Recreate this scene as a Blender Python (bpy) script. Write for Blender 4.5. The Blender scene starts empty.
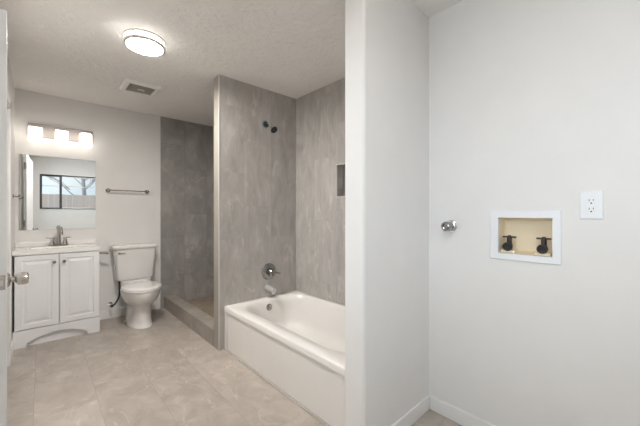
import bpy, bmesh, math, random
from mathutils import Vector, Matrix
random.seed(7)
SC = bpy.context.scene
COL = SC.collection
PI = math.pi

# ------------------------------------------------------------------ camera
F_PX, HZ = 303.0, 212.0
YAW = math.atan2(330.0, F_PX)
cam_d = bpy.data.cameras.new('camera')
cam = bpy.data.objects.new('camera', cam_d)
COL.objects.link(cam)
cam.location = (0, 0, 1.225)
cam.rotation_euler = (PI / 2, 0, -math.atan2(math.cos(YAW), math.sin(YAW)))
cam_d.sensor_width = 36.0
cam_d.lens = F_PX / 640.0 * 36.0
cam_d.shift_y = (HZ - 213.0) / 640.0
cam_d.clip_start = 0.02
SC.camera = cam

# ------------------------------------------------------------------ world, exposure
SC.view_settings.view_transform = 'Standard'
SC.view_settings.look = 'None'
SC.view_settings.gamma = 1.0
SC.view_settings.use_curve_mapping = False
SC.view_settings.exposure = 0.46
W = bpy.data.worlds.new('sky')
SC.world = W
W.use_nodes = True
wn, wl = W.node_tree.nodes, W.node_tree.links
wn.clear()
w_out = wn.new('ShaderNodeOutputWorld')
w_bg = wn.new('ShaderNodeBackground')
w_tc = wn.new('ShaderNodeTexCoord')
w_noise = wn.new('ShaderNodeTexNoise')
w_noise.inputs['Scale'].default_value = 3.0
w_noise.inputs['Detail'].default_value = 5.0
w_rmp = wn.new('ShaderNodeValToRGB')
w_rmp.color_ramp.elements[0].position = 0.35
w_rmp.color_ramp.elements[0].color = (0.62, 0.78, 1.0, 1)
w_rmp.color_ramp.elements[1].position = 0.65
w_rmp.color_ramp.elements[1].color = (1.0, 1.0, 1.0, 1)
wl.new(w_tc.outputs['Generated'], w_noise.inputs['Vector'])
wl.new(w_noise.outputs['Fac'], w_rmp.inputs['Fac'])
wl.new(w_rmp.outputs['Color'], w_bg.inputs['Color'])
# overcast sky, made brighter towards -x to send more light through the added left window
w_sep = wn.new('ShaderNodeSeparateXYZ')
w_map = wn.new('ShaderNodeMapRange')
w_map.inputs['From Min'].default_value = 0.1
w_map.inputs['From Max'].default_value = -1.0
w_map.inputs['To Min'].default_value = 0.72
w_map.inputs['To Max'].default_value = 3.0
wl.new(w_tc.outputs['Generated'], w_sep.inputs[0])
wl.new(w_sep.outputs['X'], w_map.inputs['Value'])
wl.new(w_map.outputs['Result'], w_bg.inputs['Strength'])
wl.new(w_bg.outputs[0], w_out.inputs['Surface'])

def portal(name, loc, rot, sx, sy):
    d = bpy.data.lights.new(name, 'AREA')
    d.shape = 'RECTANGLE'
    d.size, d.size_y = sx, sy
    d.cycles.is_portal = True
    o = bpy.data.objects.new(name, d)
    COL.objects.link(o)
    o.location = loc
    o.rotation_euler = rot
    return o
portal('window_portal', (0.64, -0.84, 1.675), (PI / 2, 0, PI), 1.34, 0.78)
portal('window_portal', (-0.335, 0.25, 1.5), (PI / 2, 0, PI / 2), 1.3, 1.2)  # for the unseen window added in the left wall

LAMP_E = 205.0      # the round ceiling lamp
VAN_E = 2.0       # the vanity shades
FILL_E = 31.0      # unseen second ceiling lamp, added near the camera as fill

# ------------------------------------------------------------------ helpers
class MB:
    def __init__(s):
        s.bm = bmesh.new()
    def _v(s, pts):
        return [s.bm.verts.new(p) for p in pts]
    def box(s, x0, x1, y0, y1, z0, z1):
        return s.obox((x0, y0, z0), (x1 - x0, 0, 0), (0, y1 - y0, 0), (0, 0, z1 - z0))
    def obox(s, o, a, b, c):
        o, a, b, c = Vector(o), Vector(a), Vector(b), Vector(c)
        v = s._v([o, o + a, o + a + b, o + b, o + c, o + a + c, o + a + b + c, o + b + c])
        for f in ((3, 2, 1, 0), (4, 5, 6, 7), (0, 1, 5, 4), (1, 2, 6, 5), (2, 3, 7, 6), (3, 0, 4, 7)):
            s.bm.faces.new([v[i] for i in f])
        return s
    def loft(s, rings, cap0=True, cap1=True, closed=True):
        rv = [s._v(r) for r in rings]
        n = len(rv[0])
        for a, b in zip(rv, rv[1:]):
            for i in range(n if closed else n - 1):
                j = (i + 1) % n
                s.bm.faces.new((a[i], a[j], b[j], b[i]))
        if cap0: s.bm.faces.new(rv[0][::-1])
        if cap1: s.bm.faces.new(rv[-1])
        return s
    def lathe(s, prof, o, axis=(0, 0, 1), seg=32):
        """prof: list of (radius, distance along axis)"""
        o = Vector(o); ax = Vector(axis).normalized()
        t = Vector((1, 0, 0)) if abs(ax.x) < 0.9 else Vector((0, 1, 0))
        e1 = ax.cross(t).normalized(); e2 = ax.cross(e1)
        rings = []
        for r, h in prof:
            r = max(r, 1e-4)
            rings.append([o + ax * h + (e1 * math.cos(2 * PI * i / seg) + e2 * math.sin(2 * PI * i / seg)) * r for i in range(seg)])
        return s.loft(rings)
    def cyl(s, p0, p1, r0, r1=None, seg=24):
        p0, p1 = Vector(p0), Vector(p1)
        r1 = r0 if r1 is None else r1
        return s.lathe([(r0, 0), (r1, (p1 - p0).length)], p0, p1 - p0, seg)
    def tube(s, pts, r, seg=12, sm=6):
        pts = [Vector(p) for p in pts]
        if sm and len(pts) > 2:
            P = [pts[0]] + pts + [pts[-1]]; out = []
            for k in range(1, len(P) - 2):
                for q in range(sm):
                    t = q / sm
                    a, b, c, d = P[k - 1], P[k], P[k + 1], P[k + 2]
                    out.append(0.5 * ((2 * b) + (c - a) * t + (2 * a - 5 * b + 4 * c - d) * t * t + (3 * b - a - 3 * c + d) * t ** 3))
            out.append(pts[-1]); pts = out
        rad = r if callable(r) else (lambda q: r)
        rings = []; up = None
        for i, p in enumerate(pts):
            d = (pts[min(i + 1, len(pts) - 1)] - pts[max(i - 1, 0)]).normalized()
            if up is None:
                up = d.cross(Vector((0.3, 0.2, 1)) if abs(d.z) < 0.95 else Vector((1, 0, 0))).normalized()
            e1 = (up - d * up.dot(d)).normalized(); up = e1; e2 = d.cross(e1)
            rr = rad(i / (len(pts) - 1))
            rings.append([p + (e1 * math.cos(2 * PI * k / seg) + e2 * math.sin(2 * PI * k / seg)) * rr for k in range(seg)])
        return s.loft(rings)
    def build(s, name, mat, parent=None, smooth=False, bevel=0, bseg=3, kind=None, angle=35):
        off = Vector(parent_loc(parent)) if parent else Vector((0, 0, 0))
        bmesh.ops.recalc_face_normals(s.bm, faces=s.bm.faces)
        for v in s.bm.verts: v.co -= off
        me = bpy.data.meshes.new(name)
        s.bm.to_mesh(me); s.bm.free()
        o = bpy.data.objects.new(name, me)
        COL.objects.link(o)
        me.materials.append(mat)
        if parent: o.parent = parent
        if bevel:
            m = o.modifiers.new('bevel', 'BEVEL')
            m.width = bevel; m.segments = bseg; m.limit_method = 'ANGLE'; m.angle_limit = math.radians(30)
        if smooth or bevel:
            for p in me.polygons: p.use_smooth = True
            me.set_sharp_from_angle(angle=math.radians(angle if not bevel else 60))
        if kind: o['kind'] = kind
        return o

def parent_loc(o):
    v = Vector((0, 0, 0))
    while o:
        v += o.location; o = o.parent
    return v

def thing(name, loc, label, cat, group=None):
    o = bpy.data.objects.new(name, None)
    COL.objects.link(o)
    o.empty_display_size = 0.05
    o.location = loc
    return tag(o, label, cat, group)

def tag(o, label, cat, group=None):
    o['label'] = label; o['category'] = cat
    if group: o['group'] = group
    return o

def rrect(x0, x1, y0, y1, r, z, n=8):
    pts = []
    for cx, cy, a0 in ((x1 - r, y1 - r, 0), (x0 + r, y1 - r, 90), (x0 + r, y0 + r, 180), (x1 - r, y0 + r, 270)):
        for k in range(n + 1):
            a = math.radians(a0 + 90 * k / n)
            pts.append((cx + r * math.cos(a), cy + r * math.sin(a), z))
    return pts

# ------------------------------------------------------------------ materials
def mat(name, col, rough=0.5, metal=0.0, bump=None, coat=0.0, spec=0.5):
    m = bpy.data.materials.new(name)
    m.use_nodes = True
    nt = m.node_tree
    b = nt.nodes['Principled BSDF']
    b.inputs['Base Color'].default_value = (*col, 1)
    b.inputs['Roughness'].default_value = rough
    b.inputs['Metallic'].default_value = metal
    b.inputs['Specular IOR Level'].default_value = spec
    b.inputs['Coat Weight'].default_value = coat
    # faint procedural mottling so no surface is a dead flat colour
    geo = nt.nodes.new('ShaderNodeNewGeometry')
    no = nt.nodes.new('ShaderNodeTexNoise')
    no.inputs['Scale'].default_value = 6.0
    no.inputs['Detail'].default_value = 3.0
    mx = nt.nodes.new('ShaderNodeMix'); mx.data_type = 'RGBA'
    mx.inputs['A'].default_value = (*[c * 0.97 for c in col], 1)
    mx.inputs['B'].default_value = (*[min(1, c * 1.03) for c in col], 1)
    nt.links.new(geo.outputs['Position'], no.inputs['Vector'])
    nt.links.new(no.outputs['Fac'], mx.inputs['Factor'])
    nt.links.new(mx.outputs['Result'], b.inputs['Base Color'])
    if bump:
        sc, st, dist = bump
        n2 = nt.nodes.new('ShaderNodeTexNoise')
        n2.inputs['Scale'].default_value = sc
        n2.inputs['Detail'].default_value = 4.0
        bp = nt.nodes.new('ShaderNodeBump')
        bp.inputs['Strength'].default_value = st
        bp.inputs['Distance'].default_value = dist
        nt.links.new(geo.outputs['Position'], n2.inputs['Vector'])
        nt.links.new(n2.outputs['Fac'], bp.inputs['Height'])
        nt.links.new(bp.outputs['Normal'], b.inputs['Normal'])
    return m

def emit(name, col, st):
    m = bpy.data.materials.new(name); m.use_nodes = True
    b = m.node_tree.nodes['Principled BSDF']
    b.inputs['Base Color'].default_value = (0.9, 0.9, 0.88, 1)
    b.inputs['Roughness'].default_value = 0.35
    b.inputs['Emission Color'].default_value = (*col, 1)
    b.inputs['Emission Strength'].default_value = st
    return m

def tile_mat(name, ax_row, ax_len, row, length, off_row, off_len, c1, c2, dark, light, grout, rough=0.35, stretch=(1, 1, 1), vein=1.0, offset=0.5):
    """Stone-look rectangular tiles. ax_row: axis across the rows; ax_len: axis along the tiles."""
    m = bpy.data.materials.new(name); m.use_nodes = True
    nt = m.node_tree; N = nt.nodes; L = nt.links
    b = N['Principled BSDF']
    geo = N.new('ShaderNodeNewGeometry')
    sep = N.new('ShaderNodeSeparateXYZ'); L.new(geo.outputs['Position'], sep.inputs[0])
    def axis(k, off):
        a = N.new('ShaderNodeMath'); a.operation = 'ADD'
        L.new(sep.outputs[k], a.inputs[0]); a.inputs[1].default_value = off
        return a.outputs[0]
    cmb = N.new('ShaderNodeCombineXYZ')
    L.new(axis(ax_len, 30 * length - off_len), cmb.inputs[0])
    L.new(axis(ax_row, 40 * row - off_row), cmb.inputs[1])
    br = N.new('ShaderNodeTexBrick')
    br.offset = offset; br.offset_frequency = 2; br.squash = 1.0
    br.inputs['Scale'].default_value = 1.0
    br.inputs['Brick Width'].default_value = length
    br.inputs['Row Height'].default_value = row
    br.inputs['Mortar Size'].default_value = 0.0016
    br.inputs['Mortar Smooth'].default_value = 0.1
    br.inputs['Bias'].default_value = 0.0
    br.inputs['Color1'].default_value = (0, 0, 0, 1)
    br.inputs['Color2'].default_value = (1, 1, 1, 1)
    br.inputs['Mortar'].default_value = (0.5, 0.5, 0.5, 1)
    L.new(cmb.outputs[0], br.inputs['Vector'])
    # per-tile shift of the stone pattern
    sc = N.new('ShaderNodeVectorMath'); sc.operation = 'MULTIPLY'
    sc.inputs[1].default_value = stretch
    L.new(geo.outputs['Position'], sc.inputs[0])
    sh = N.new('ShaderNodeVectorMath'); sh.operation = 'MULTIPLY_ADD'
    L.new(br.outputs['Color'], sh.inputs[0]); sh.inputs[1].default_value = (5, 7, 3)
    L.new(sc.outputs[0], sh.inputs[2])
    n1 = N.new('ShaderNodeTexNoise'); n1.inputs['Scale'].default_value = 3.2; n1.inputs['Detail'].default_value = 7; n1.inputs['Roughness'].default_value = 0.62; n1.inputs['Distortion'].default_value = 0.5
    n2 = N.new('ShaderNodeTexNoise'); n2.inputs['Scale'].default_value = 1.6; n2.inputs['Detail'].default_value = 6; n2.inputs['Distortion'].default_value = 0.9
    L.new(sh.outputs[0], n1.inputs['Vector']); L.new(sh.outputs[0], n2.inputs['Vector'])
    r1 = N.new('ShaderNodeValToRGB')
    r1.color_ramp.elements[0].position = 0.3; r1.color_ramp.elements[0].color = (*dark, 1)
    r1.color_ramp.elements[1].position = 0.72; r1.color_ramp.elements[1].color = (*light, 1)
    e = r1.color_ramp.elements.new(0.47); e.color = (*c1, 1)
    e = r1.color_ramp.elements.new(0.58); e.color = (*c2, 1)
    L.new(n1.outputs['Fac'], r1.inputs['Fac'])
    # thin pale veins where the second noise crosses its middle value
    ab = N.new('ShaderNodeMath'); ab.operation = 'SUBTRACT'; ab.inputs[1].default_value = 0.5
    L.new(n2.outputs['Fac'], ab.inputs[0])
    aa = N.new('ShaderNodeMath'); aa.operation = 'ABSOLUTE'; L.new(ab.outputs[0], aa.inputs[0])
    vr = N.new('ShaderNodeMapRange'); vr.inputs['From Min'].default_value = 0.0; vr.inputs['From Max'].default_value = 0.018
    vr.inputs['To Min'].default_value = 0.34 * vein; vr.inputs['To Max'].default_value = 0.0
    L.new(aa.outputs[0], vr.inputs['Value'])
    vm = N.new('ShaderNodeMath'); vm.operation = 'MULTIPLY'
    n3 = N.new('ShaderNodeTexNoise'); n3.inputs['Scale'].default_value = 4.0
    L.new(sh.outputs[0], n3.inputs['Vector'])
    n3r = N.new('ShaderNodeMapRange'); n3r.inputs['From Min'].default_value = 0.45; n3r.inputs['From Max'].default_value = 0.65
    L.new(n3.outputs['Fac'], n3r.inputs['Value'])
    L.new(vr.outputs[0], vm.inputs[0]); L.new(n3r.outputs[0], vm.inputs[1])
    mv = N.new('ShaderNodeMix'); mv.data_type = 'RGBA'
    L.new(vm.outputs[0], mv.inputs['Factor']); L.new(r1.outputs['Color'], mv.inputs['A'])
    mv.inputs['B'].default_value = (*[min(1, c * 1.5) for c in light], 1)
    # per-tile tone
    tn = N.new('ShaderNodeMapRange'); tn.inputs['To Min'].default_value = 0.94; tn.inputs['To Max'].default_value = 1.05
    L.new(br.outputs['Color'], tn.inputs['Value'])
    hs = N.new('ShaderNodeVectorMath'); hs.operation = 'SCALE'
    L.new(mv.outputs['Result'], hs.inputs[0]); L.new(tn.outputs[0], hs.inputs['Scale'])
    mg = N.new('ShaderNodeMix'); mg.data_type = 'RGBA'
    L.new(br.outputs['Fac'], mg.inputs['Factor']); L.new(hs.outputs[0], mg.inputs['A'])
    mg.inputs['B'].default_value = (*grout, 1)
    L.new(mg.outputs['Result'], b.inputs['Base Color'])
    b.inputs['Roughness'].default_value = rough
    bp = N.new('ShaderNodeBump'); bp.inputs['Strength'].default_value = 0.35; bp.inputs['Distance'].default_value = 0.002; bp.invert = True
    L.new(br.outputs['Fac'], bp.inputs['Height']); L.new(bp.outputs['Normal'], b.inputs['Normal'])
    return m

M = {}
M['paint'] = mat('wall_paint', (0.80, 0.785, 0.765), 0.75, bump=(160, 0.12, 0.003))
M['ceil'] = mat('ceiling_paint', (0.86, 0.83, 0.80), 0.9, bump=(26, 0.75, 0.014))
M['trim'] = mat('trim_paint', (0.83, 0.82, 0.80), 0.4)
M['door'] = mat('door_paint', (0.84, 0.845, 0.85), 0.35)
M['vanity'] = mat('vanity_lacquer', (0.86, 0.86, 0.87), 0.3)
M['counter'] = mat('cultured_marble', (0.90, 0.88, 0.85), 0.12, coat=0.5)
M['porcelain'] = mat('porcelain', (0.84, 0.82, 0.80), 0.08, coat=0.6)
M['tub'] = mat('tub_enamel', (0.83, 0.80, 0.765), 0.28, coat=0.15)
M['chrome'] = mat('chrome', (0.72, 0.72, 0.72), 0.08, 1.0)
M['nickel'] = mat('brushed_nickel', (0.36, 0.335, 0.31), 0.25, 1.0)
M['spout'] = mat('spout_chrome', (0.66, 0.66, 0.66), 0.3, 0.55)
M['satin'] = mat('satin_nickel', (0.54, 0.52, 0.49), 0.2, 1.0)
M['tap'] = mat('tap_chrome', (0.30, 0.295, 0.29), 0.08, 1.0)
M['plate'] = mat('light_bar_metal', (0.40, 0.365, 0.345), 0.5, 0.3)
M['dark'] = mat('dark_rubber', (0.02, 0.02, 0.022), 0.5)
M['bronze'] = mat('dark_brass', (0.075, 0.06, 0.055), 0.4, 0.7)
M['teal'] = mat('teal_film', (0.16, 0.36, 0.36), 0.4)
M['plastic'] = mat('white_plastic', (0.82, 0.83, 0.845), 0.35)
M['cream'] = mat('cream_plastic', (0.86, 0.73, 0.52), 0.5)
M['grille'] = mat('vent_grille', (0.56, 0.53, 0.485), 0.6)
M['vent'] = mat('vent_frame', (0.90, 0.88, 0.85), 0.5)
M['slot'] = mat('slot_dark', (0.03, 0.03, 0.03), 0.7)
M['alu'] = mat('trim_metal', (0.62, 0.605, 0.58), 0.5, 0.2)
M['black_frame'] = mat('window_frame_dark', (0.05, 0.055, 0.06), 0.4)
M['white_frame'] = mat('window_frame_white', (0.82, 0.83, 0.84), 0.4)
M['wood_fence'] = mat('fence_wood', (0.55, 0.45, 0.40), 0.85, bump=(30, 0.4, 0.01))
M['bark'] = mat('tree_bark', (0.36, 0.34, 0.34), 0.9, bump=(40, 0.5, 0.01))
M['ground'] = mat('yard_ground', (0.33, 0.29, 0.23), 0.95, bump=(12, 0.5, 0.02))
M['closet'] = mat('room_paint_beyond', (0.55, 0.47, 0.39), 0.8)
M['caulk'] = mat('caulk', (0.45, 0.42, 0.38), 0.6)
TC = dict(c1=(0.425, 0.400, 0.374), c2=(0.465, 0.440, 0.414), dark=(0.36, 0.338, 0.316), light=(0.54, 0.514, 0.488), grout=(0.39, 0.367, 0.343))
M['tile_x'] = tile_mat('stone_tile_facing_y', 0, 2, 0.30, 0.605, 1.398, 2.19, stretch=(3.4, 1.2, 1.1), **TC)
M['tile_y'] = tile_mat('stone_tile_facing_x', 1, 2, 0.30, 0.605, 2.574, 2.05, stretch=(1.2, 3.4, 1.1), **TC)
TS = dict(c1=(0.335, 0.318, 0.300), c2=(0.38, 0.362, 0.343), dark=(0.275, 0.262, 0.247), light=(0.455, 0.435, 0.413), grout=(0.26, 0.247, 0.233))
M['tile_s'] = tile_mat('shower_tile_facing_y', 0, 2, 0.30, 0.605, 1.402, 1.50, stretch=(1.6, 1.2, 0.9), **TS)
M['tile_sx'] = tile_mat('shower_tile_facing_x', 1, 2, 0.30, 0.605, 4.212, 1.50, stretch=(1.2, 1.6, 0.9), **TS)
TB = dict(c1=(0.345, 0.308, 0.265), c2=(0.385, 0.345, 0.30), dark=(0.29, 0.257, 0.218), light=(0.44, 0.395, 0.345), grout=(0.30, 0.265, 0.23))
M['tile_curb'] = tile_mat('curb_tile', 0, 1, 0.60, 0.60, 0.9, 2.80, stretch=(1.6, 1.6, 1.6), **TB)
M['floor'] = tile_mat('floor_tile', 0, 1, 0.307, 0.61, -0.037, 2.65, c1=(0.425, 0.372, 0.323), c2=(0.47, 0.416, 0.364), dark=(0.365, 0.317, 0.272), light=(0.545, 0.49, 0.435), grout=(0.345, 0.30, 0.26), rough=0.34, stretch=(2.3, 1.5, 1), offset=0.33)
M['end_tile'] = mat('end_tile', (0.33, 0.30, 0.262), 0.45, bump=(20, 0.1, 0.002))
M['pan'] = tile_mat('shower_pan_tile', 0, 1, 0.05, 0.05, 0, 0, c1=(0.33, 0.27, 0.20), c2=(0.38, 0.31, 0.23), dark=(0.27, 0.22, 0.16), light=(0.45, 0.37, 0.28), grout=(0.25, 0.21, 0.16), rough=0.5, offset=0.0)
M['lamp_white'] = emit('ceiling_lamp_glow', (1.0, 0.965, 0.92), LAMP_E)
M['lamp_side'] = emit('lamp_side_glow', (1.0, 0.97, 0.93), 5.0)
M['fill_side'] = emit('fill_lamp_side_glow', (1.0, 0.955, 0.925), 22.0)  # side band of the added fill lamp
M['ring'] = mat('lamp_ring_metal', (0.72, 0.70, 0.67), 0.4, 0.4)
M['lamp_fill'] = emit('fill_lamp_glow', (1.0, 0.955, 0.925), FILL_E)  # lens of the added lamp, out of view
M['shade'] = emit('vanity_shade_glow', (1.0, 0.93, 0.84), VAN_E)

def mirror_mat():
    m = bpy.data.materials.new('mirror_silver'); m.use_nodes = True
    b = m.node_tree.nodes['Principled BSDF']
    b.inputs['Base Color'].default_value = (0.90, 0.92, 0.91, 1)
    b.inputs['Metallic'].default_value = 1.0
    b.inputs['Roughness'].default_value = 0.0
    return m
M['mirror'] = mirror_mat()
def glass_mat():
    m = bpy.data.materials.new('window_glass'); m.use_nodes = True
    N = m.node_tree.nodes; L = m.node_tree.links; N.clear()
    o = N.new('ShaderNodeOutputMaterial'); t = N.new('ShaderNodeBsdfTransparent'); g = N.new('ShaderNodeBsdfGlossy')
    t.inputs['Color'].default_value = (0.96, 0.98, 0.97, 1)
    g.inputs['Roughness'].default_value = 0.0
    mx = N.new('ShaderNodeMixShader'); fr = N.new('ShaderNodeFresnel'); fr.inputs['IOR'].default_value = 1.15
    L.new(fr.outputs[0], mx.inputs['Fac']); L.new(t.outputs[0], mx.inputs[1]); L.new(g.outputs[0], mx.inputs[2])
    L.new(mx.outputs[0], o.inputs['Surface'])
    return m
M['glass'] = glass_mat()

# ------------------------------------------------------------------ room shell
CH = 2.44
XL, XR, XT = -0.195, 1.785, 2.014      # left wall, laundry wall, tub back wall
YB, YF = 4.212, -0.70                  # vanity wall, window wall behind the camera
YW0, YW1 = 0.937, 1.065                # wing wall
YP0, YP1 = 2.574, 2.689                # plumbing wall
XE = 1.152                             # free ends of wing wall, plumbing wall and curb
S = 'structure'

MB().box(-1.4, 2.2, -0.85, 4.4, -0.10, 0).build('floor', M['floor'], kind=S)
MB().box(-1.4, 2.2, -0.85, 4.4, CH, CH + 0.1).build('ceiling', M['ceil'], kind=S)

# left wall with its doorway and an unseen window added beside the camera for daylight
DY0, DY1, DZ = 2.605, 3.455, 2.06
m = MB()
m.box(XL - 0.12, XL, YF - 0.14, -0.45, 0, CH)
m.box(XL - 0.12, XL, -0.45, 0.95, 0, 0.85)
m.box(XL - 0.12, XL, -0.45, 0.95, 2.15, CH)
m.box(XL - 0.12, XL, 0.95, DY0, 0, CH)
m.box(XL - 0.12, XL, DY0, DY1, DZ, CH)
m.box(XL - 0.12, XL, DY1, YB + 0.15, 0, CH)
m.build('wall_left', M['paint'], kind=S)
# room beyond the doorway
m = MB()
m.box(-1.40, -1.30, 1.7, 4.36, 0, CH)
m.box(-1.30, XL - 0.12, 1.7, 1.8, 0, CH)
m.box(-1.30, XL - 0.12, 4.26, 4.36, 0, CH)
m.build('wall_beyond', M['closet'], kind=S)
m = MB()
m.box(XL - 0.125, XL + 0.004, DY1 - 0.018, DY1 + 0.001, 0, DZ)
m.box(XL - 0.125, XL + 0.002, DY0 - 0.001, DY0 + 0.018, 0, DZ)
m.box(XL - 0.125, XL + 0.004, DY0, DY1, DZ - 0.018, DZ + 0.001)
m.build('trim_1', M['trim'], kind=S)
m = MB()
m.box(XL, XL + 0.012, DY1 - 0.01, DY1 + 0.055, 0, DZ + 0.055)
m.box(XL, XL + 0.012, DY0 + 0.02, DY1 + 0.055, DZ - 0.01, DZ + 0.055)
m.build('trim_2', M['trim'], kind=S, bevel=0.003)

# vanity wall: painted part and tiled shower part
MB().box(XL - 0.12, 1.112, YB, YB + 0.12, 0, CH).build('wall_back', M['paint'], kind=S)
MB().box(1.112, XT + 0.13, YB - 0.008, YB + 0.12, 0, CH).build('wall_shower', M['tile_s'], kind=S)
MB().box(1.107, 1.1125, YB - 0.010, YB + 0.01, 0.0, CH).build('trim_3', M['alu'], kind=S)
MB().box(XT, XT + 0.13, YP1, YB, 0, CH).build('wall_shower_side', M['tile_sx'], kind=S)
# plumbing wall between tub and shower
MB().box(XE + 0.003, XT + 0.13, YP0, YP1 - 0.012, 0, CH).build('wall_plumbing', M['tile_x'], kind=S)
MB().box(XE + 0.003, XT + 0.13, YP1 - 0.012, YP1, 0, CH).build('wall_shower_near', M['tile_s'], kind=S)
MB().box(XE, XE + 0.004, YP0 + 0.006, YP1 - 0.006, 0, CH).build('trim_4', M['end_tile'], kind=S)
m = MB()
m.box(XE - 0.002, XE + 0.006, YP0 - 0.003, YP0 + 0.007, 0, CH)
m.build('trim_5', M['alu'], kind=S)
# tub back wall with its niche
NY0, NY1, NZ0, NZ1 = 1.60, 1.967, 1.366, 1.662
m = MB()
m.box(XT, XT + 0.13, YW1 - 0.02, NY0, 0, CH)
m.box(XT, XT + 0.13, NY1, YP0, 0, CH)
m.box(XT, XT + 0.13, NY0, NY1, 0, NZ0)
m.box(XT, XT + 0.13, NY0, NY1, NZ1, CH)
m.build('wall_tub', M['tile_y'], kind=S)
m = MB()
m.box(XT + 0.085, XT + 0.13, NY0, NY1, NZ0, NZ1)
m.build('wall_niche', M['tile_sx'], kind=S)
m = MB()
for a in ((NY0 - 0.006, NY0 + 0.004, NZ0 - 0.006, NZ1 + 0.006), (NY1 - 0.004, NY1 + 0.006, NZ0 - 0.006, NZ1 + 0.006),
          (NY0, NY1, NZ0 - 0.006, NZ0 + 0.004), (NY0, NY1, NZ1 - 0.004, NZ1 + 0.006)):
    m.box(XT - 0.003, XT + 0.01, *a)
m.build('trim_6', M['alu'], kind=S)
# wing wall with rounded (bullnose) corners
r, ring = 0.015, []
for k in range(9):
    a = PI + PI / 2 * k / 8
    ring.append((XE - 0.001 + r + r * math.cos(a), YW0 + r + r * math.sin(a)))
ring += [(XT + 0.13, YW0), (XT + 0.13, YW1)]
for k in range(9):
    a = PI / 2 + PI / 2 * k / 8
    ring.append((XE - 0.001 + 0.006 + 0.006 * math.cos(a), YW1 - 0.006 + 0.006 * math.sin(a)))
MB().loft([[(x, y, 0) for x, y in ring], [(x, y, CH) for x, y in ring]]).build('wall_wing', M['paint'], kind=S, smooth=True, angle=40)
# laundry wall, with the hole for the washer box
BY0, BY1, BZ0, BZ1 = 0.311, 0.545, 1.008, 1.197
m = MB()
m.box(XR, XR + 0.12, YF - 0.14, BY0, 0, CH)
m.box(XR, XR + 0.12, BY1, YW0, 0, CH)
m.box(XR, XR + 0.12, BY0, BY1, 0, BZ0)
m.box(XR, XR + 0.12, BY0, BY1, BZ1, CH)
m.build('wall_right', M['paint'], kind=S)
# window wall behind the camera
WX0, WX1, WZ0, WZ1 = -0.035, 1.32, 1.285, 2.07
m = MB()
m.box(XL - 0.12, WX0, YF - 0.14, YF, 0, CH)
m.box(WX1, XR + 0.12, YF - 0.14, YF, 0, CH)
m.box(WX0, WX1, YF - 0.14, YF, 0, WZ0)
m.box(WX0, WX1, YF - 0.14, YF, WZ1, CH)
m.build('wall_front', M['paint'], kind=S)

# baseboards
def baseboard(name, x0, x1, y0, y1, h=0.087):
    MB().box(x0, x1, y0, y1, 0, h).build(name, M['trim'], kind=S, bevel=0.005)
baseboard('baseboard_wing', XE + 0.03, XR, YW0 - 0.013, YW0)
baseboard('baseboard_right', XR - 0.013, XR, YF, YW0 - 0.0135)
baseboard('baseboard_back', 0.45, 1.105, YB - 0.013, YB, 0.10)
baseboard('baseboard_left', XL, XL + 0.012, DY1 + 0.056, 3.82, 0.09)
baseboard('baseboard_front', XL, XR - 0.014, YF, YF + 0.013)

# windows
def window(name, face, a0, a1, z0, z1, mull, dark_left):
    """face 'y': in the front wall; 'x': in the left wall. a0..a1 along the wall."""
    P = bpy.data.objects.new(name, None); COL.objects.link(P); P['kind'] = S
    P.location = ((a0 + a1) / 2, YF - 0.08, z0) if face == 'y' else (XL - 0.07, (a0 + a1) / 2, z0)
    def bx(m, p0, p1, d0, d1, q0, q1):
        if face == 'y': m.box(p0, p1, YF - d1, YF - d0, q0, q1)
        else: m.box(XL - d1, XL - d0, p0, p1, q0, q1)
    t = 0.022
    m = MB()
    for p0, p1, q0, q1 in ((a0, a0 + t, z0, z1), (a1 - t, a1, z0, z1), (a0 + t, a1 - t, z0, z0 + t), (a0 + t, a1 - t, z1 - t, z1)):
        bx(m, p0, p1, 0.05, 0.11, q0, q1)
    m.build('window_frame', M['black_frame'] if dark_left else M['white_frame'], P)
    edges = [a0 + t] + mull + [a1 - t]
    for i, (p0, p1) in enumerate(zip(edges, edges[1:])):
        w = 0.018
        sm = M['black_frame'] if dark_left and i == 0 else M['white_frame']
        m = MB()
        for u0, u1, q0, q1 in ((p0, p0 + w, z0 + t, z1 - t), (p1 - w, p1, z0 + t, z1 - t), (p0 + w, p1 - w, z0 + t, z0 + t + w), (p0 + w, p1 - w, z1 - t - w, z1 - t)):
            bx(m, u0, u1, 0.06, 0.09, q0, q1)
        sash = m.build('sash', sm, P)
        m = MB(); bx(m, p0 + w, p1 - w, 0.073, 0.077, z0 + t + w, z1 - t - w)
        m.build('pane', M['glass'], sash)
        m = MB()
        u = z0 + (z1 - z0) * 0.68
        bx(m, p0 + w, p1 - w, 0.0782, 0.0838, u - 0.006, u + 0.006)
        m.build('muntin', M['white_frame'], sash)
    if mull and dark_left:
        m = MB(); bx(m, mull[0] - 0.022, mull[0] + 0.022, 0.045, 0.0595, z0 + t, z1 - t)
        m.build('mullion', M['black_frame'], P)
    m = MB(); bx(m, a0 + 0.001, a1 - 0.001, -0.02, 0.05, z0 - 0.0, z0 + 0.008)
    m.build('window_sill', M['trim'], P, bevel=0.003)
window('window_1', 'y', WX0, WX1, WZ0, WZ1, [0.32, 1.0], True)
window('added_window', 'x', -0.45, 0.95, 0.85, 2.15, [0.25], False)  # out of view, added to daylight the laundry wall

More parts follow.
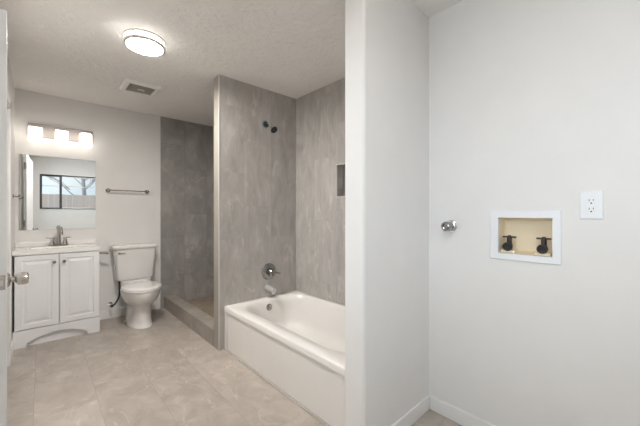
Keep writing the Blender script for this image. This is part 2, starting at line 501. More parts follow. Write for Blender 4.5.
# ------------------------------------------------------------------ open door
hinge = Vector((-0.1535, 2.590, 0)); latch = Vector((-0.1020, 1.735, 0))
dd = (hinge - latch); dl = dd.length; dd.normalize()
dn = Vector((-dd.y, dd.x, 0))            # towards the wall (-x)
D1 = bpy.data.objects.new('door_1', None); COL.objects.link(D1); D1['kind'] = S
D1.location = hinge
m = MB()
m.obox(latch + Vector((0, 0, 0.012)), dd * dl, dn * 0.034, (0, 0, 2.016))
m.build('door_leaf', M['door'], D1, bevel=0.002)
m = MB()      # latch face plate in the door's edge
m.obox(latch - dd * 0.0015 + dn * 0.005 + Vector((0, 0, 0.917)), dd * 0.003, dn * 0.024, (0, 0, 0.057))
pl = m.build('latch_plate', M['satin'], D1)
MB().obox(latch - dd * 0.007 + dn * 0.011 + Vector((0, 0, 0.934)), dd * 0.006, dn * 0.012, (0, 0, 0.022)).build('latch_bolt', M['chrome'], pl)
kb = latch + dd * 0.062 + Vector((0, 0, 0.944))
m = MB()
m.lathe([(0.031, 0), (0.031, 0.003), (0.024, 0.009), (0.013, 0.011)], kb, -dn)
rose = m.build('knob_rose', M['satin'], D1, smooth=True)
m = MB()
m.lathe([(0.0115, 0.009), (0.0115, 0.022), (0.020, 0.027), (0.0255, 0.034), (0.0265, 0.046), (0.025, 0.060), (0.021, 0.064), (0.001, 0.065)], kb, -dn)
m.build('door_knob', M['satin'], D1, smooth=True)
for z in (0.22, 1.02, 1.82):
    MB().cyl((hinge.x - 0.022, hinge.y + 0.006, z), (hinge.x - 0.022, hinge.y + 0.006, z + 0.09), 0.006).build('hinge', M['nickel'], D1, smooth=True)

# strike plate on the far jamb
# ------------------------------------------------------------------ shower curb and pan
MB().box(XE, XE + 0.13, YP1 + 0.0005, YB - 0.0085, 0, 0.15).build('trim_7', M['tile_curb'], kind=S)
MB().box(XE + 0.13, XT - 0.0005, YP1 + 0.0005, YB - 0.0085, 0, 0.035).build('trim_8', M['pan'], kind=S)

# ------------------------------------------------------------------ bathtub
tx0, tx1, ty0, ty1, tz = 1.200, XT - 0.002, YW1 + 0.002, YP0 - 0.002, 0.385
T = thing('bathtub', ((tx0 + tx1) / 2, (ty0 + ty1) / 2, 0), 'white enamelled alcove bathtub with a flat front apron on the tile floor', 'bathtub')
rings = [rrect(tx0 + 0.0, tx1, ty0, ty1, 0.006, tz - 0.045),
         rrect(tx0 + 0.0, tx1, ty0, ty1, 0.006, tz - 0.010),
         rrect(tx0 + 0.003, tx1 - 0.001, ty0 + 0.001, ty1 - 0.001, 0.008, tz - 0.003),
         rrect(tx0 + 0.010, tx1 - 0.004, ty0 + 0.004, ty1 - 0.004, 0.01, tz)]
ix0, ix1, iy0, iy1 = 1.297, 1.960, 1.165, 2.497
for k in range(13):
    f = k / 12
    ins = [0, 0.004, 0.012, 0.022, 0.030, 0.036, 0.042, 0.048, 0.055, 0.066, 0.085, 0.115, 0.15][k]
    z = tz - [0, 0.004, 0.013, 0.030, 0.060, 0.10, 0.14, 0.18, 0.22, 0.255, 0.282, 0.300, 0.306][k]
    rings.append(rrect(ix0 + ins, ix1 - ins, iy0 + ins * 1.9, iy1 - ins * 0.9, 0.20 - 0.05 * f, z))
MB().loft(rings, cap0=False).build('tub_shell', M['tub'], T, smooth=True, angle=50)
m = MB()
ax = tx0 + 0.011
m.box(ax, ax + 0.02, ty0, ty1, 0.004, tz - 0.04)
m.box(tx0 + 0.0005, ax + 0.001, ty1 - 0.05, ty1, 0.004, tz - 0.043)
m.box(tx0 + 0.0005, ax + 0.001, ty0, ty0 + 0.05, 0.004, tz - 0.043)
m.build('apron', M['tub'], T, bevel=0.006)
MB().box(tx0 - 0.002, ax + 0.004, ty0, ty1, 0.0, 0.006).build('caulk_line', M['caulk'], T)
m = MB()
m.lathe([(0.033, 0), (0.033, 0.005), (0.029, 0.011), (0.012, 0.013), (0.001, 0.013)], (1.606, 2.4745, 0.313), (0, -1, 0.22))
ov = m.build('overflow_plate', M['nickel'], T, smooth=True)
MB().tube([(1.606, 2.459, 0.318), (1.602, 2.449, 0.330), (1.598, 2.444, 0.336)], 0.006).build('overflow_lever', M['chrome'], ov, smooth=True)
MB().lathe([(0.034, 0), (0.034, 0.004), (0.026, 0.006), (0.001, 0.004)], (1.63, 2.25, tz - 0.307)).build('drain', M['chrome'], T, smooth=True)

# tub filler: mixing valve, spout, shower head
vx, vz = 1.668, 0.632
V = thing('tub_valve', (vx, YP0, vz), 'round chrome mixing valve with lever on the grey tiled wall above the tub', 'tap')
m = MB(); m.lathe([(0.082, 0), (0.082, 0.003), (0.074, 0.010), (0.040, 0.014), (0.038, 0.016)], (vx, YP0, vz), (0, -1, 0), 40)
m.build('escutcheon', M['tap'], V, smooth=True)
m = MB(); m.lathe([(0.036, 0.012), (0.034, 0.040), (0.028, 0.052), (0.030, 0.062), (0.024, 0.072), (0.001, 0.074)], (vx, YP0, vz), (0, -1, 0))
m.build('handle_hub', M['tap'], V, smooth=True)
m = MB(); m.tube([(vx + 0.02, YP0 - 0.055, vz - 0.004), (vx + 0.05, YP0 - 0.056, vz - 0.012), (vx + 0.10, YP0 - 0.060, vz - 0.022)], lambda t: 0.009 - 0.004 * t)
m.build('lever', M['tap'], V, smooth=True)
sx, sz = 1.648, 0.475
P = thing('tub_spout', (sx, YP0, sz), 'short chrome bath spout sticking out of the tile just above the tub rim', 'spout')
m = MB(); m.lathe([(0.030, 0), (0.029, 0.02), (0.0255, 0.09), (0.025, 0.125), (0.021, 0.133), (0.001, 0.134)], (sx, YP0, sz), (0, -1, -0.06))
m.build('spout_body', M['spout'], P, smooth=True)
m = MB(); m.cyl((sx, YP0 - 0.112, sz - 0.01), (sx, YP0 - 0.112, sz - 0.042), 0.017, 0.016)
m.build('spout_outlet', M['spout'], P, smooth=True)
hx, hz = 1.632, 2.092
P = thing('shower_head', (hx, YP0, hz), 'small dark-faced shower head on a short chrome arm high on the tub tile wall', 'shower head')
m = MB(); m.lathe([(0.040, 0), (0.040, 0.001), (0.001, 0.0015)], (hx - 0.003, YP0, hz), (0, -1, 0))
m.build('film_patch', M['teal'], P, smooth=True)
m = MB(); m.lathe([(0.029, 0.001), (0.028, 0.008), (0.012, 0.014)], (hx, YP0, hz), (0, -1, 0))
m.build('flange', M['bronze'], P, smooth=True)
h0 = Vector((hx, YP0, hz)); he = Vector((1.648, 2.478, 2.040))
m = MB(); m.tube([h0 + Vector((0, -0.005, 0)), h0 + Vector((0.003, -0.045, 0.0)), he + Vector((-0.004, 0.02, 0.015))], 0.0085)
m.build('shower_arm', M['chrome'], P, smooth=True)
ad = Vector((0.05, -0.75, -0.65)).normalized()
m = MB(); m.lathe([(0.010, -0.012), (0.015, 0), (0.031, 0.022), (0.036, 0.030), (0.036, 0.036)], he, ad)
m.build('head_shell', M['chrome'], P, smooth=True)
m = MB(); m.lathe([(0.0345, 0.0362), (0.033, 0.039), (0.001, 0.040)], he, ad)
m.build('spray_face', M['dark'], P, smooth=True)

# ------------------------------------------------------------------ vanity cabinet
vx0, vx1, vy0, vy1 = -0.183, 0.437, 3.838, YB - 0.001
Vn = thing('vanity_cabinet', ((vx0 + vx1) / 2, (vy0 + vy1) / 2, 0), 'white two-door bathroom vanity cabinet with an arched toe board', 'cabinet')
m = MB()
m.box(vx0, vx0 + 0.016, vy0, vy1, 0.02, 0.833)
m.box(vx1 - 0.016, vx1, vy0, vy1, 0.0, 0.833)
m.box(vx0 + 0.016, vx1 - 0.016, vy0 + 0.004, vy1, 0.15, 0.166)
m.box(vx0 + 0.016, vx1 - 0.016, vy0, vy0 + 0.018, 0.80, 0.833)
m.box(vx0 + 0.016, vx1 - 0.016, vy1 - 0.01, vy1, 0.166, 0.833)
m.box(0.118, 0.128, vy0 + 0.003, vy0 + 0.02, 0.166, 0.80)
m.box(vx0 + 0.016, vx1 - 0.016, vy0 + 0.012, vy0 + 0.024, 0.0, 0.15)
m.build('cabinet_body', M['vanity'], Vn)
# arched toe board
n = 24
top, bot = [], []
xa0, xa1 = vx0 - 0.008, vx1 + 0.002
xs = [xa0, -0.105, -0.100] + [-0.100 + 0.434 * k / n for k in range(1, n)] + [0.334, 0.339, xa1]
def arch(x):
    if x <= -0.104 or x >= 0.338: return 0.0
    t = (x - 0.117) / 0.217
    return 0.030 + 0.066 * max(0, 1 - t * t)
m = MB()
rings = []
for x in xs:
    zb = arch(x)
    rings.append([(x, vy0 - 0.016, zb), (x, vy0 + 0.002, zb), (x, vy0 + 0.002, 0.153), (x, vy0 - 0.016, 0.153)])
m.loft(rings)
m.build('toe_board', M['vanity'], Vn, bevel=0.0015, bseg=2)
def panel_door(x0, x1, kx):
    z0, z1 = 0.160, 0.826
    yb, yf = vy0 - 0.001, vy0 - 0.018
    def rect(x0, x1, z0, z1, y): return [(x0, y, z0), (x1, y, z0), (x1, y, z1), (x0, y, z1)]
    def ins(d, y): return rect(x0 + d, x1 - d, z0 + d, z1 - d, y)
    m = MB()
    m.loft([ins(0, yb), ins(0, yf + 0.003), ins(0.003, yf), ins(0.046, yf), ins(0.050, yf + 0.006), ins(0.058, yf + 0.007),
            ins(0.062, yf + 0.006), ins(0.078, yf + 0.001), ins(0.081, yf)])
    d = m.build('door', M['vanity'], Vn, smooth=True, angle=10)
    kz = 0.752
    m = MB(); m.lathe([(0.006, 0), (0.006, 0.012), (0.0135, 0.018), (0.0145, 0.023), (0.011, 0.028), (0.001, 0.0295)], (kx, yf, kz), (0, -1, 0), 20)
    m.build('knob', M['nickel'], d, smooth=True)
panel_door(vx0 + 0.004, 0.1185, 0.087)
panel_door(0.1275, vx1 - 0.003, 0.159)

# one-piece vanity top with bowl and backsplash
cx0, cx1, cy0, cy1 = XL + 0.002, 0.445, 3.818, YB - 0.001
Vt = thing('sink_counter', ((cx0 + cx1) / 2, (cy0 + cy1) / 2, 0.835), 'glossy white one-piece sink top with an oval bowl, lying on the vanity cabinet', 'sink')
m = MB()
nx, ny = 60, 40
def topz(x, y):
    e = ((x - 0.129) / 0.205) ** 2 + ((y - 3.975) / 0.118) ** 2
    z = 0.877
    if e < 1: z -= 0.105 * (1 - e ** 1.6) ** 0.8 + 0.004
    elif e < 1.25: z += 0.003 * (1.25 - e) / 0.25
    return z
grid = [[m.bm.verts.new((cx0 + (cx1 - cx0) * i / nx, cy0 + (cy1 - cy0) * j / ny, topz(cx0 + (cx1 - cx0) * i / nx, cy0 + (cy1 - cy0) * j / ny))) for j in range(ny + 1)] for i in range(nx + 1)]
for i in range(nx):
    for j in range(ny):
        m.bm.faces.new((grid[i][j], grid[i + 1][j], grid[i + 1][j + 1], grid[i][j + 1]))
lo = 0.8345
edge = [grid[i][0] for i in range(nx + 1)] + [grid[nx][j] for j in range(1, ny + 1)] + [grid[i][ny] for i in range(nx - 1, -1, -1)] + [grid[0][j] for j in range(ny - 1, 0, -1)]
low = [m.bm.verts.new((v.co.x, v.co.y, lo)) for v in edge]
for k in range(len(edge)):
    j = (k + 1) % len(edge)
    m.bm.faces.new((edge[k], low[k], low[j], edge[j]))
m.build('basin_top', M['counter'], Vt, smooth=True, angle=50)
MB().box(cx0, cx1, cy1 - 0.016, cy1, 0.8775, 0.925).build('backsplash', M['counter'], Vt, bevel=0.004)
MB().lathe([(0.020, 0), (0.020, 0.003), (0.001, 0.002)], (0.129, 3.975, 0.7685)).build('drain', M['nickel'], Vt, smooth=True)

# two-handle faucet
fx, fy, fz = 0.129, 4.115, 0.8775
Fc = thing('faucet', (fx, fy, fz), 'brushed nickel two-handle arched faucet on the white sink top', 'faucet')
m = MB()
m.loft([rrect(fx - 0.078, fx + 0.078, fy - 0.026, fy + 0.026, 0.025, fz), rrect(fx - 0.078, fx + 0.078, fy - 0.026, fy + 0.026, 0.025, fz + 0.010),
        rrect(fx - 0.072, fx + 0.072, fy - 0.021, fy + 0.021, 0.02, fz + 0.016)])
m.build('base_plate', M['nickel'], Fc, smooth=True)
m = MB()
m.tube([(fx, fy, fz + 0.012), (fx, fy, fz + 0.10), (fx, fy - 0.004, fz + 0.155), (fx + 0.004, fy - 0.04, fz + 0.192), (fx + 0.012, fy - 0.09, fz + 0.184), (fx + 0.016, fy - 0.122, fz + 0.150), (fx + 0.017, fy - 0.130, fz + 0.118)],
       lambda t: 0.018 - 0.005 * min(1, t * 2), 16)
m.build('spout', M['satin'], Fc, smooth=True)
for s in (-1, 1):
    hxx = fx + s * 0.052
    m = MB(); m.lathe([(0.024, 0.012), (0.022, 0.03), (0.015, 0.055), (0.014, 0.068), (0.017, 0.074), (0.016, 0.086), (0.001, 0.090)], (hxx, fy, fz), (0, 0, 1), 20)
    hb = m.build('handle', M['chrome'], Fc, smooth=True)
    m = MB(); m.tube([(hxx, fy, fz + 0.081), (hxx + s * 0.02, fy - 0.004, fz + 0.083), (hxx + s * 0.045, fy - 0.008, fz + 0.086)], lambda t: 0.006 - 0.002 * t, 10)
    m.build('lever', M['nickel'], hb, smooth=True)

# ------------------------------------------------------------------ mirror and vanity light
mx0, mx1, mz0, mz1 = -0.168, 0.445, 1.044, 1.802
Mr = thing('mirror', ((mx0 + mx1) / 2, YB, mz0), 'rectangular wall mirror without a frame hanging over the sink, below the three-shade light', 'mirror')
m = MB()
def mrect(d, y): return [(mx0 + d, y, mz0 + d), (mx1 - d, y, mz0 + d), (mx1 - d, y, mz1 - d), (mx0 + d, y, mz1 - d)]
m.loft([mrect(0, YB - 0.0005), mrect(0, YB - 0.0042), mrect(0.013, YB - 0.0042)], cap1=False)
m.build('bevelled_edge', M['mirror'], Mr)
MB().loft([mrect(0.013, YB - 0.003), mrect(0.013, YB - 0.0042)]).build('mirror_glass', M['mirror'], Mr)
Lb = thing('vanity_light', (0.157, YB, 2.05), 'chrome bar wall light with three square glowing white glass shades over the mirror', 'lamp')
m = MB(); m.box(-0.103, 0.417, YB - 0.028, YB - 0.0005, 1.988, 2.118)
m.build('back_plate', M['plate'], Lb, bevel=0.004)
for cx in (-0.047, 0.153, 0.350):
    m = MB(); m.cyl((cx, YB - 0.028, 2.066), (cx, YB - 0.062, 2.066), 0.012)
    m.box(cx - 0.035, cx + 0.035, YB - 0.118, YB - 0.042, 2.0635, 2.071)
    arm = m.build('arm', M['chrome'], Lb)
    m = MB(); h = 0.052
    m.loft([rrect(cx - h, cx + h, YB - 0.132, YB - 0.034, 0.012, z, 4) for z in (1.930, 2.063)])
    m.build('shade', M['shade'], Lb, smooth=True, angle=50, bevel=0.004)

# towel bar
Tb = thing('towel_bar', (0.757, YB, 1.472), 'straight brushed nickel towel bar on the white wall above the toilet', 'towel bar')
m = MB(); m.cyl((0.555, YB - 0.060, 1.474), (0.960, YB - 0.060, 1.474), 0.0075)
m.build('bar', M['nickel'], Tb, smooth=True)
for x in (0.560, 0.955):
    m = MB(); m.lathe([(0.024, 0), (0.024, 0.006), (0.012, 0.012), (0.010, 0.045), (0.013, 0.050), (0.013, 0.070), (0.001, 0.073)], (x, YB, 1.474), (0, -1, 0), 20)
    m.build('post', M['nickel'], Tb, smooth=True)

# paper holder arm beside the vanity
Ph = thing('paper_holder', (0.437, 4.08, 0.775), 'empty chrome toilet paper holder arm between the vanity side and the tank', 'paper holder')
m = MB(); m.lathe([(0.022, 0), (0.022, 0.006), (0.010, 0.010)], (0.4372, 4.07, 0.775), (1, 0, 0), 20)
m.build('mount', M['nickel'], Ph, smooth=True)
m = MB(); m.tube([(0.444, 4.07, 0.775), (0.475, 4.07, 0.777), (0.512, 4.062, 0.776), (0.548, 4.052, 0.770)], 0.013)
m.build('arm', M['nickel'], Ph, smooth=True)

# robe hook on the left wall
Hk = thing('wall_hook', (XL, 3.92, 1.37), 'small nickel hook on the left wall beside the mirror', 'hook')
m = MB(); m.lathe([(0.018, 0), (0.018, 0.004), (0.009, 0.007)], (XL, 3.92, 1.37), (1, 0, 0), 16)
m.build('mount', M['nickel'], Hk, smooth=True)
m = MB(); m.tube([(XL + 0.005, 3.92, 1.37), (XL + 0.035, 3.92, 1.365), (XL + 0.045, 3.92, 1.385)], 0.006)
m.build('hook_arm', M['nickel'], Hk, smooth=True)

# ------------------------------------------------------------------ toilet
qx = 0.803
To = thing('toilet', (qx, 3.85, 0), 'white two-piece toilet with closed lid between vanity and shower curb', 'toilet')
def egg(hw, yf, ybk, z, p=2.0, n=40, yc=None):
    yc = yc if yc is not None else yf + (ybk - yf) * 0.52
    pts = []
    for k in range(n):
        a = 2 * PI * k / n
        ca, sa = math.cos(a), math.sin(a)
        q = 2.0 if sa < 0 else p
        X = math.copysign(abs(ca) ** (2 / q), ca) * hw
        Yv = math.copysign(abs(sa) ** (2 / q), sa)
        pts.append((qx + X, yc + (Yv * (yc - yf) if sa < 0 else Yv * (ybk - yc)), z))
    return pts
m = MB()
m.loft([egg(0.122, 3.592, 4.100, 0.0, 3.5), egg(0.122, 3.592, 4.100, 0.014, 3.5), egg(0.114, 3.602, 4.095, 0.024, 3.5), egg(0.110, 3.606, 4.09, 0.08, 3.2),
        egg(0.108, 3.608, 4.085, 0.15, 3.0), egg(0.110, 3.604, 4.07, 0.20, 2.8), egg(0.120, 3.592, 4.065, 0.232, 2.6), egg(0.146, 3.560, 4.065, 0.262, 2.4), egg(0.166, 3.532, 4.06, 0.295, 2.3),
        egg(0.178, 3.512, 4.06, 0.33, 2.3), egg(0.184, 3.502, 4.06, 0.365, 2.3), egg(0.184, 3.500, 4.06, 0.385, 2.3), egg(0.178, 3.506, 4.055, 0.392, 2.3)])
m.build('bowl', M['porcelain'], To, smooth=True, angle=60)
m = MB()
m.loft([rrect(qx - 0.10, qx + 0.10, 3.98, 4.185, 0.04, 0.20), rrect(qx - 0.115, qx + 0.115, 3.97, 4.19, 0.04, 0.30), rrect(qx - 0.15, qx + 0.15, 3.965, 4.195, 0.04, 0.40), rrect(qx - 0.15, qx + 0.15, 3.965, 4.195, 0.04, 0.445)])
m.build('tank_deck', M['porcelain'], To, smooth=True, angle=60)
m = MB()
m.loft([egg(0.186, 3.497, 3.965, 0.393, 2.6), egg(0.190, 3.493, 3.967, 0.397, 2.6), egg(0.190, 3.493, 3.967, 0.407, 2.6), egg(0.186, 3.497, 3.965, 0.411, 2.6)])
m.build('seat', M['porcelain'], To, smooth=True, angle=60)
m = MB()
m.loft([egg(0.184, 3.499, 3.963, 0.4125, 2.6), egg(0.189, 3.494, 3.966, 0.416, 2.6), egg(0.188, 3.495, 3.966, 0.424, 2.6), egg(0.178, 3.507, 3.955, 0.431, 2.6), egg(0.13, 3.56, 3.91, 0.435, 2.6), egg(0.05, 3.68, 3.80, 0.436, 2.6)])
ld = m.build('lid', M['porcelain'], To, smooth=True, angle=60)
for s in (-1, 1):
    MB().box(qx + s * 0.07 - 0.02, qx + s * 0.07 + 0.02, 3.955, 3.985, 0.40, 0.432).build('lid_hinge', M['porcelain'], To, bevel=0.005)
m = MB()
m.loft([rrect(qx - 0.175, qx + 0.175, 4.035, 4.190, 0.03, 0.447), rrect(qx - 0.188, qx + 0.188, 4.025, 4.195, 0.03, 0.465), rrect(qx - 0.210, qx + 0.210, 4.008, 4.200, 0.03, 0.800)])
tk = m.build('tank', M['porcelain'], To, smooth=True, angle=60)
m = MB()
m.loft([rrect(qx - 0.212, qx + 0.212, 4.005, 4.203, 0.03, 0.800), rrect(qx - 0.226, qx + 0.226, 3.992, 4.206, 0.03, 0.808), rrect(qx - 0.228, qx + 0.228, 3.990, 4.206, 0.03, 0.830),
        rrect(qx - 0.222, qx + 0.222, 3.996, 4.202, 0.03, 0.842), rrect(qx - 0.20, qx + 0.20, 4.015, 4.19, 0.03, 0.848)])
m.build('tank_lid', M['porcelain'], To, smooth=True, angle=60)
m = MB(); m.lathe([(0.013, 0), (0.012, 0.010), (0.008, 0.014)], (qx - 0.165, 4.012, 0.765), (0, -1, 0), 16)
m.tube([(qx - 0.165, 4.000, 0.765), (qx - 0.140, 3.994, 0.762), (qx - 0.105, 3.992, 0.757)], 0.006, 10)
m.build('flush_lever', M['chrome'], To, smooth=True)
for s in (-1, 1):
    MB().lathe([(0.014, 0), (0.014, 0.01), (0.009, 0.02), (0.001, 0.022)], (qx + s * 0.128, 3.95, 0.0), (0, 0, 1), 16).build('bolt_cap', M['porcelain'], To, smooth=True)

Sv = thing('supply_valve', (0.62, YB - 0.013, 0.16), 'black water supply hose with shutoff valve on the wall under the toilet tank', 'hose')
m = MB(); m.tube([(0.650, 4.06, 0.455), (0.648, 4.055, 0.39), (0.648, 4.05, 0.32), (0.636, 4.055, 0.25), (0.605, 4.08, 0.185), (0.585, 4.115, 0.163)], 0.0095, 12)
m.build('hose', M['dark'], Sv, smooth=True)
m = MB(); m.cyl((0.582, YB - 0.0005, 0.163), (0.582, 4.118, 0.163), 0.010); m.lathe([(0.025, 0), (0.025, 0.004), (0.010, 0.006)], (0.582, YB, 0.163), (0, -1, 0), 20)
m.build('shutoff_body', M['chrome'], Sv, smooth=True)
m = MB(); m.lathe([(0.010, 0), (0.016, 0.006), (0.016, 0.014), (0.001, 0.016)], (0.582, 4.120, 0.163), (0, -1, 0), 16)
m.build('shutoff_knob', M['bronze'], Sv, smooth=True)

# ------------------------------------------------------------------ ceiling lamps and vent
def drum_light(x, y, mt, label, r=0.122, side='lamp_side'):
    Cl = thing('ceiling_light', (x, y, CH), label, 'lamp')
    m = MB(); m.lathe([(r - 0.004, 0.0), (r - 0.004, 0.052), (0.001, 0.0525)], (x, y, CH), (0, 0, -1), 48)
    m.build('drum', M[side], Cl, smooth=True)
    m = MB(); m.lathe([(r - 0.009, 0.053), (r - 0.010, 0.060), (r * 0.6, 0.062), (0.001, 0.063)], (x, y, CH), (0, 0, -1), 48)
    m.build('diffuser', mt, Cl, smooth=True)
    for z, dr in ((0.012, 0.003), (0.057, 0.009)):
        m = MB()
        prof = [(r - dr, z - 0.008), (r + 0.006, z - 0.008), (r + 0.006, z + 0.008), (r - dr, z + 0.008)]
        n = 64
        rings = []
        for k in range(n + 1):
            a = 2 * PI * k / n
            rings.append([(x + q * math.cos(a), y + q * math.sin(a), CH - h) for q, h in prof])
        m.loft(rings, cap0=False, cap1=False)
        bmesh.ops.remove_doubles(m.bm, verts=m.bm.verts, dist=1e-5)
        m.build('ring', M['ring'], Cl, smooth=True)
    for k in range(4):
        a = PI / 4 + k * PI / 2
        m = MB()
        m.cyl((x + (r + 0.003) * math.cos(a), y + (r + 0.003) * math.sin(a), CH - 0.052), (x + (r + 0.003) * math.cos(a), y + (r + 0.003) * math.sin(a), CH - 0.015), 0.004, seg=8)
        m.build('ring_post', M['nickel'], Cl)
drum_light(0.531, 2.387, M['lamp_white'], 'round glowing ceiling light with two nickel rings, in front of the vent')
drum_light(0.45, 0.22, M['lamp_fill'],  'unseen round glowing ceiling light added as fill, overhead near the open door', 0.15, 'fill_side')  # added lamp, kept out of view and out of the mirror

fx0, fx1, fy0, fy1 = 0.556, 0.866, 3.213, 3.523
Fn = thing('exhaust_fan', ((fx0 + fx1) / 2, (fy0 + fy1) / 2, CH), 'square white exhaust fan cover with grey louvres in the ceiling', 'vent')
m = MB()
w = 0.045
def frame_ring(d, z): return [(fx0 + d, fy0 + d, z), (fx1 - d, fy0 + d, z), (fx1 - d, fy1 - d, z), (fx0 + d, fy1 - d, z)]
m.loft([frame_ring(0, CH), frame_ring(0.002, CH - 0.008), frame_ring(0.020, CH - 0.020), frame_ring(w, CH - 0.022), frame_ring(w + 0.002, CH - 0.012), frame_ring(w + 0.002, CH - 0.002)], cap0=False, cap1=False)
m.build('frame', M['vent'], Fn, smooth=True, angle=20)
MB().box(fx0 + w, fx1 - w, fy0 + w, fy1 - w, CH - 0.006, CH - 0.001).build('backing', M['grille'], Fn)
m = MB()
for k in range(14):
    y = fy0 + w + 0.008 + k * (fy1 - fy0 - 2 * w - 0.016) / 13
    m.obox((fx0 + w, y - 0.006, CH - 0.019), (fx1 - fx0 - 2 * w, 0, 0), (0, 0.012, 0.004), (0, 0, 0.003))
m.build('louvre', M['grille'], Fn)
MB().box(0.685, 0.745, 3.355, 3.385, CH - 0.024, CH - 0.018).build('badge', M['vent'], Fn, bevel=0.002)

# ------------------------------------------------------------------ laundry wall fittings
Wb = thing('washer_outlet_box', (XR, (BY0 + BY1) / 2, BZ0), 'white framed recessed washing machine outlet box with a tan inside', 'outlet box')
m = MB()
oy0, oy1, oz0, oz1 = 0.279, 0.583, 0.976, 1.232
def wr(d, x): return [(x, oy0 + d, oz0 + d), (x, oy1 - d, oz0 + d), (x, oy1 - d, oz1 - d), (x, oy0 + d, oz1 - d)]
def wi(x, e=0): return [(x, BY0 + e, BZ0 + e), (x, BY1 - e, BZ0 + e), (x, BY1 - e, BZ1 - e), (x, BY0 + e, BZ1 - e)]
m.loft([wr(0, XR - 0.0003), wr(0.001, XR - 0.006), wr(0.004, XR - 0.008), wi(XR - 0.008, 0.001), wi(XR + 0.010, 0.003)], cap0=False, cap1=False)
m.build('frame', M['plastic'], Wb)
m = MB()
m.loft([wi(XR + 0.0095, 0.002), wi(XR + 0.072, 0.010), wi(XR + 0.078, 0.016)], cap0=False)
m.build('recess', M['cream'], Wb)
for cy in (0.355, 0.505):
    m = MB(); m.box(XR + 0.012, XR + 0.070, cy - 0.033, cy + 0.033, BZ0 + 0.004, BZ0 + 0.017)
    m.build('valve_seat', M['cream'], Wb, bevel=0.002)
    m = MB()
    m.cyl((XR + 0.045, cy, BZ0 + 0.015), (XR + 0.045, cy, BZ0 + 0.082), 0.012)
    m.cyl((XR + 0.055, cy, BZ0 + 0.042), (XR + 0.012, cy, BZ0 + 0.034), 0.013)
    vb = m.build('valve_body', M['bronze'], Wb, smooth=True)
    m = MB(); m.lathe([(0.0215, 0), (0.0225, 0.004), (0.0225, 0.018), (0.019, 0.022), (0.012, 0.020), (0.001, 0.018)], (XR + 0.022, cy, BZ0 + 0.038), (-1, 0, -0.2), 20)
    m.build('hose_cap', M['dark'], vb, smooth=True)
    m = MB()
    m.obox((XR + 0.036, cy - 0.030, BZ0 + 0.081), (0.018, 0, 0), (0, 0.060, 0), (0, 0, 0.008))
    m.cyl((XR + 0.045, cy, BZ0 + 0.076), (XR + 0.045, cy, BZ0 + 0.094), 0.008)
    m.build('valve_handle', M['bronze'], vb, bevel=0.002)

py, pz = 0.797, 1.142
Pc = thing('pipe_cap', (XR, py, pz), 'round capped metal gas pipe stub sticking out of the wall left of the outlet box', 'pipe')
m = MB(); m.lathe([(0.036, 0), (0.035, 0.004), (0.026, 0.010), (0.020, 0.012)], (XR, py, pz), (-1, 0, 0), 28)
m.build('flange', M['chrome'], Pc, smooth=True)
m = MB(); m.lathe([(0.018, 0.006), (0.018, 0.040)], (XR, py, pz), (-1, 0, 0), 24)
m.build('pipe_stub', M['nickel'], Pc, smooth=True)
m = MB(); m.lathe([(0.025, 0.034), (0.028, 0.038), (0.028, 0.068), (0.025, 0.076), (0.016, 0.078), (0.014, 0.070), (0.001, 0.070)], (XR, py, pz), (-1, 0, 0), 12)
m.build('cap', M['tap'], Pc)

ey0, ey1, ez0, ez1 = 0.135, 0.214, 1.193, 1.319
Eo = thing('wall_outlet', (XR, (ey0 + ey1) / 2, ez0), 'white duplex electrical outlet on the wall right of the outlet box', 'outlet')
m = MB()
def er(d, x): return [(x, ey0 + d, ez0 + d), (x, ey1 - d, ez0 + d), (x, ey1 - d, ez1 - d), (x, ey0 + d, ez1 - d)]
m.loft([er(0, XR - 0.0003), er(0.0005, XR - 0.004), er(0.004, XR - 0.007)], cap0=False)
m.build('cover_plate', M['plastic'], Eo)
ec = (ey0 + ey1) / 2; em = (ez0 + ez1) / 2
MB().box(XR - 0.0085, XR - 0.006, ec - 0.0165, ec + 0.0165, em - 0.033, em + 0.033).build('receptacle', M['plastic'], Eo, bevel=0.001)
for z in (em + 0.0165, em - 0.0205):
    m = MB()
    m.box(XR - 0.0088, XR - 0.008, ec + 0.0055, ec + 0.0078, z - 0.000, z + 0.0085)
    m.box(XR - 0.0088, XR - 0.008, ec - 0.0078, ec - 0.0055, z + 0.001, z + 0.0085)
    m.cyl((XR - 0.008, ec, z - 0.0085), (XR - 0.0088, ec, z - 0.0085), 0.0031, seg=12)
    m.build('slot', M['slot'], Eo)

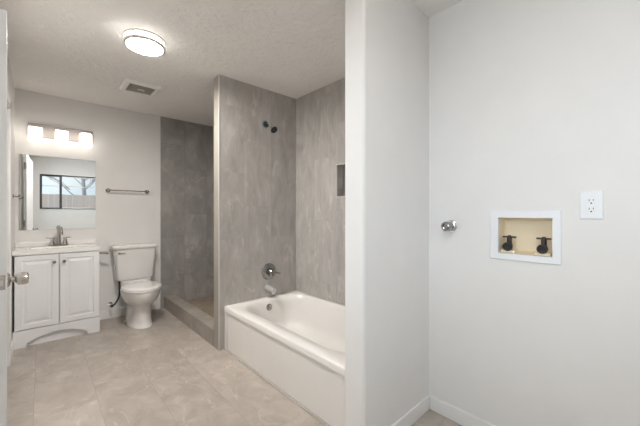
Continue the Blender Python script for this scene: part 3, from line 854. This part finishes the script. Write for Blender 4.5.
# ------------------------------------------------------------------ outside the window (seen in the mirror)
MB().box(-30, 30, -40, -0.86, -0.5, -0.3).build('ground', M['ground'], kind=S)
Fe = thing('yard_fence', (2, -9, -0.3), 'brown board fence across the yard, seen through the window in the mirror', 'fence')
m = MB()
for k in range(110):
    x = -9 + k * 0.2
    m.box(x + 0.004, x + 0.196, -9.02, -8.995, -0.28, 1.98 + 0.02 * random.random())
m.build('board_panel', M['wood_fence'], Fe)
for k in range(9):
    MB().box(-9 + k * 2.7, -8.9 + k * 2.7, -9.12, -9.02, -0.3, 2.0).build('post', M['wood_fence'], Fe)

def bare_tree(x, y, h, label, seed):
    rnd = random.Random(seed)
    t = thing('bare_tree', (x, y, -0.3), label, 'tree')
    mt, mb_ = MB(), MB()
    mt.tube([(x, y, -0.3), (x + 0.05, y, h * 0.3), (x - 0.03, y + 0.05, h * 0.55)], lambda q: 0.13 - 0.06 * q, 10)
    def grow(p, d, L, r, lev):
        e = p + d * L
        mid = p + d * L * 0.5 + Vector((rnd.uniform(-1, 1), rnd.uniform(-1, 1), rnd.uniform(-1, 1))) * L * 0.06
        mb_.tube([p, mid, e], lambda q: r * (1 - 0.45 * q), 5, 3)
        if lev == 0: return
        for _ in range(3):
            nd = (d + Vector((rnd.uniform(-1, 1), rnd.uniform(-1, 1), rnd.uniform(-0.3, 0.8))) * 0.75).normalized()
            q = rnd.uniform(0.45, 1.0)
            grow(p + d * L * q, nd, L * rnd.uniform(0.55, 0.8), r * 0.55, lev - 1)
    for k in range(7):
        a = k * 2.4 + rnd.random()
        z = h * (0.28 + 0.27 * k / 6)
        d = Vector((math.cos(a) * 0.8, math.sin(a) * 0.8, 0.7)).normalized()
        grow(Vector((x, y, z)), d, h * 0.26, 0.028, 4)
    mt.build('trunk', M['bark'], t, smooth=True)
    mb_.build('branches', M['bark'], t, smooth=True)
bare_tree(1.55, -11.0, 5.5, 'nearer bare leafless tree beyond the fence, in the mirror\'s right window pane', 3)
bare_tree(-1.6, -19.0, 7.5, 'farther bare leafless tree beyond the fence, in the mirror\'s left window pane', 11)
bare_tree(5.6, -17.0, 6.5, 'bare leafless tree beyond the fence, hidden past the mirror\'s right edge', 23)
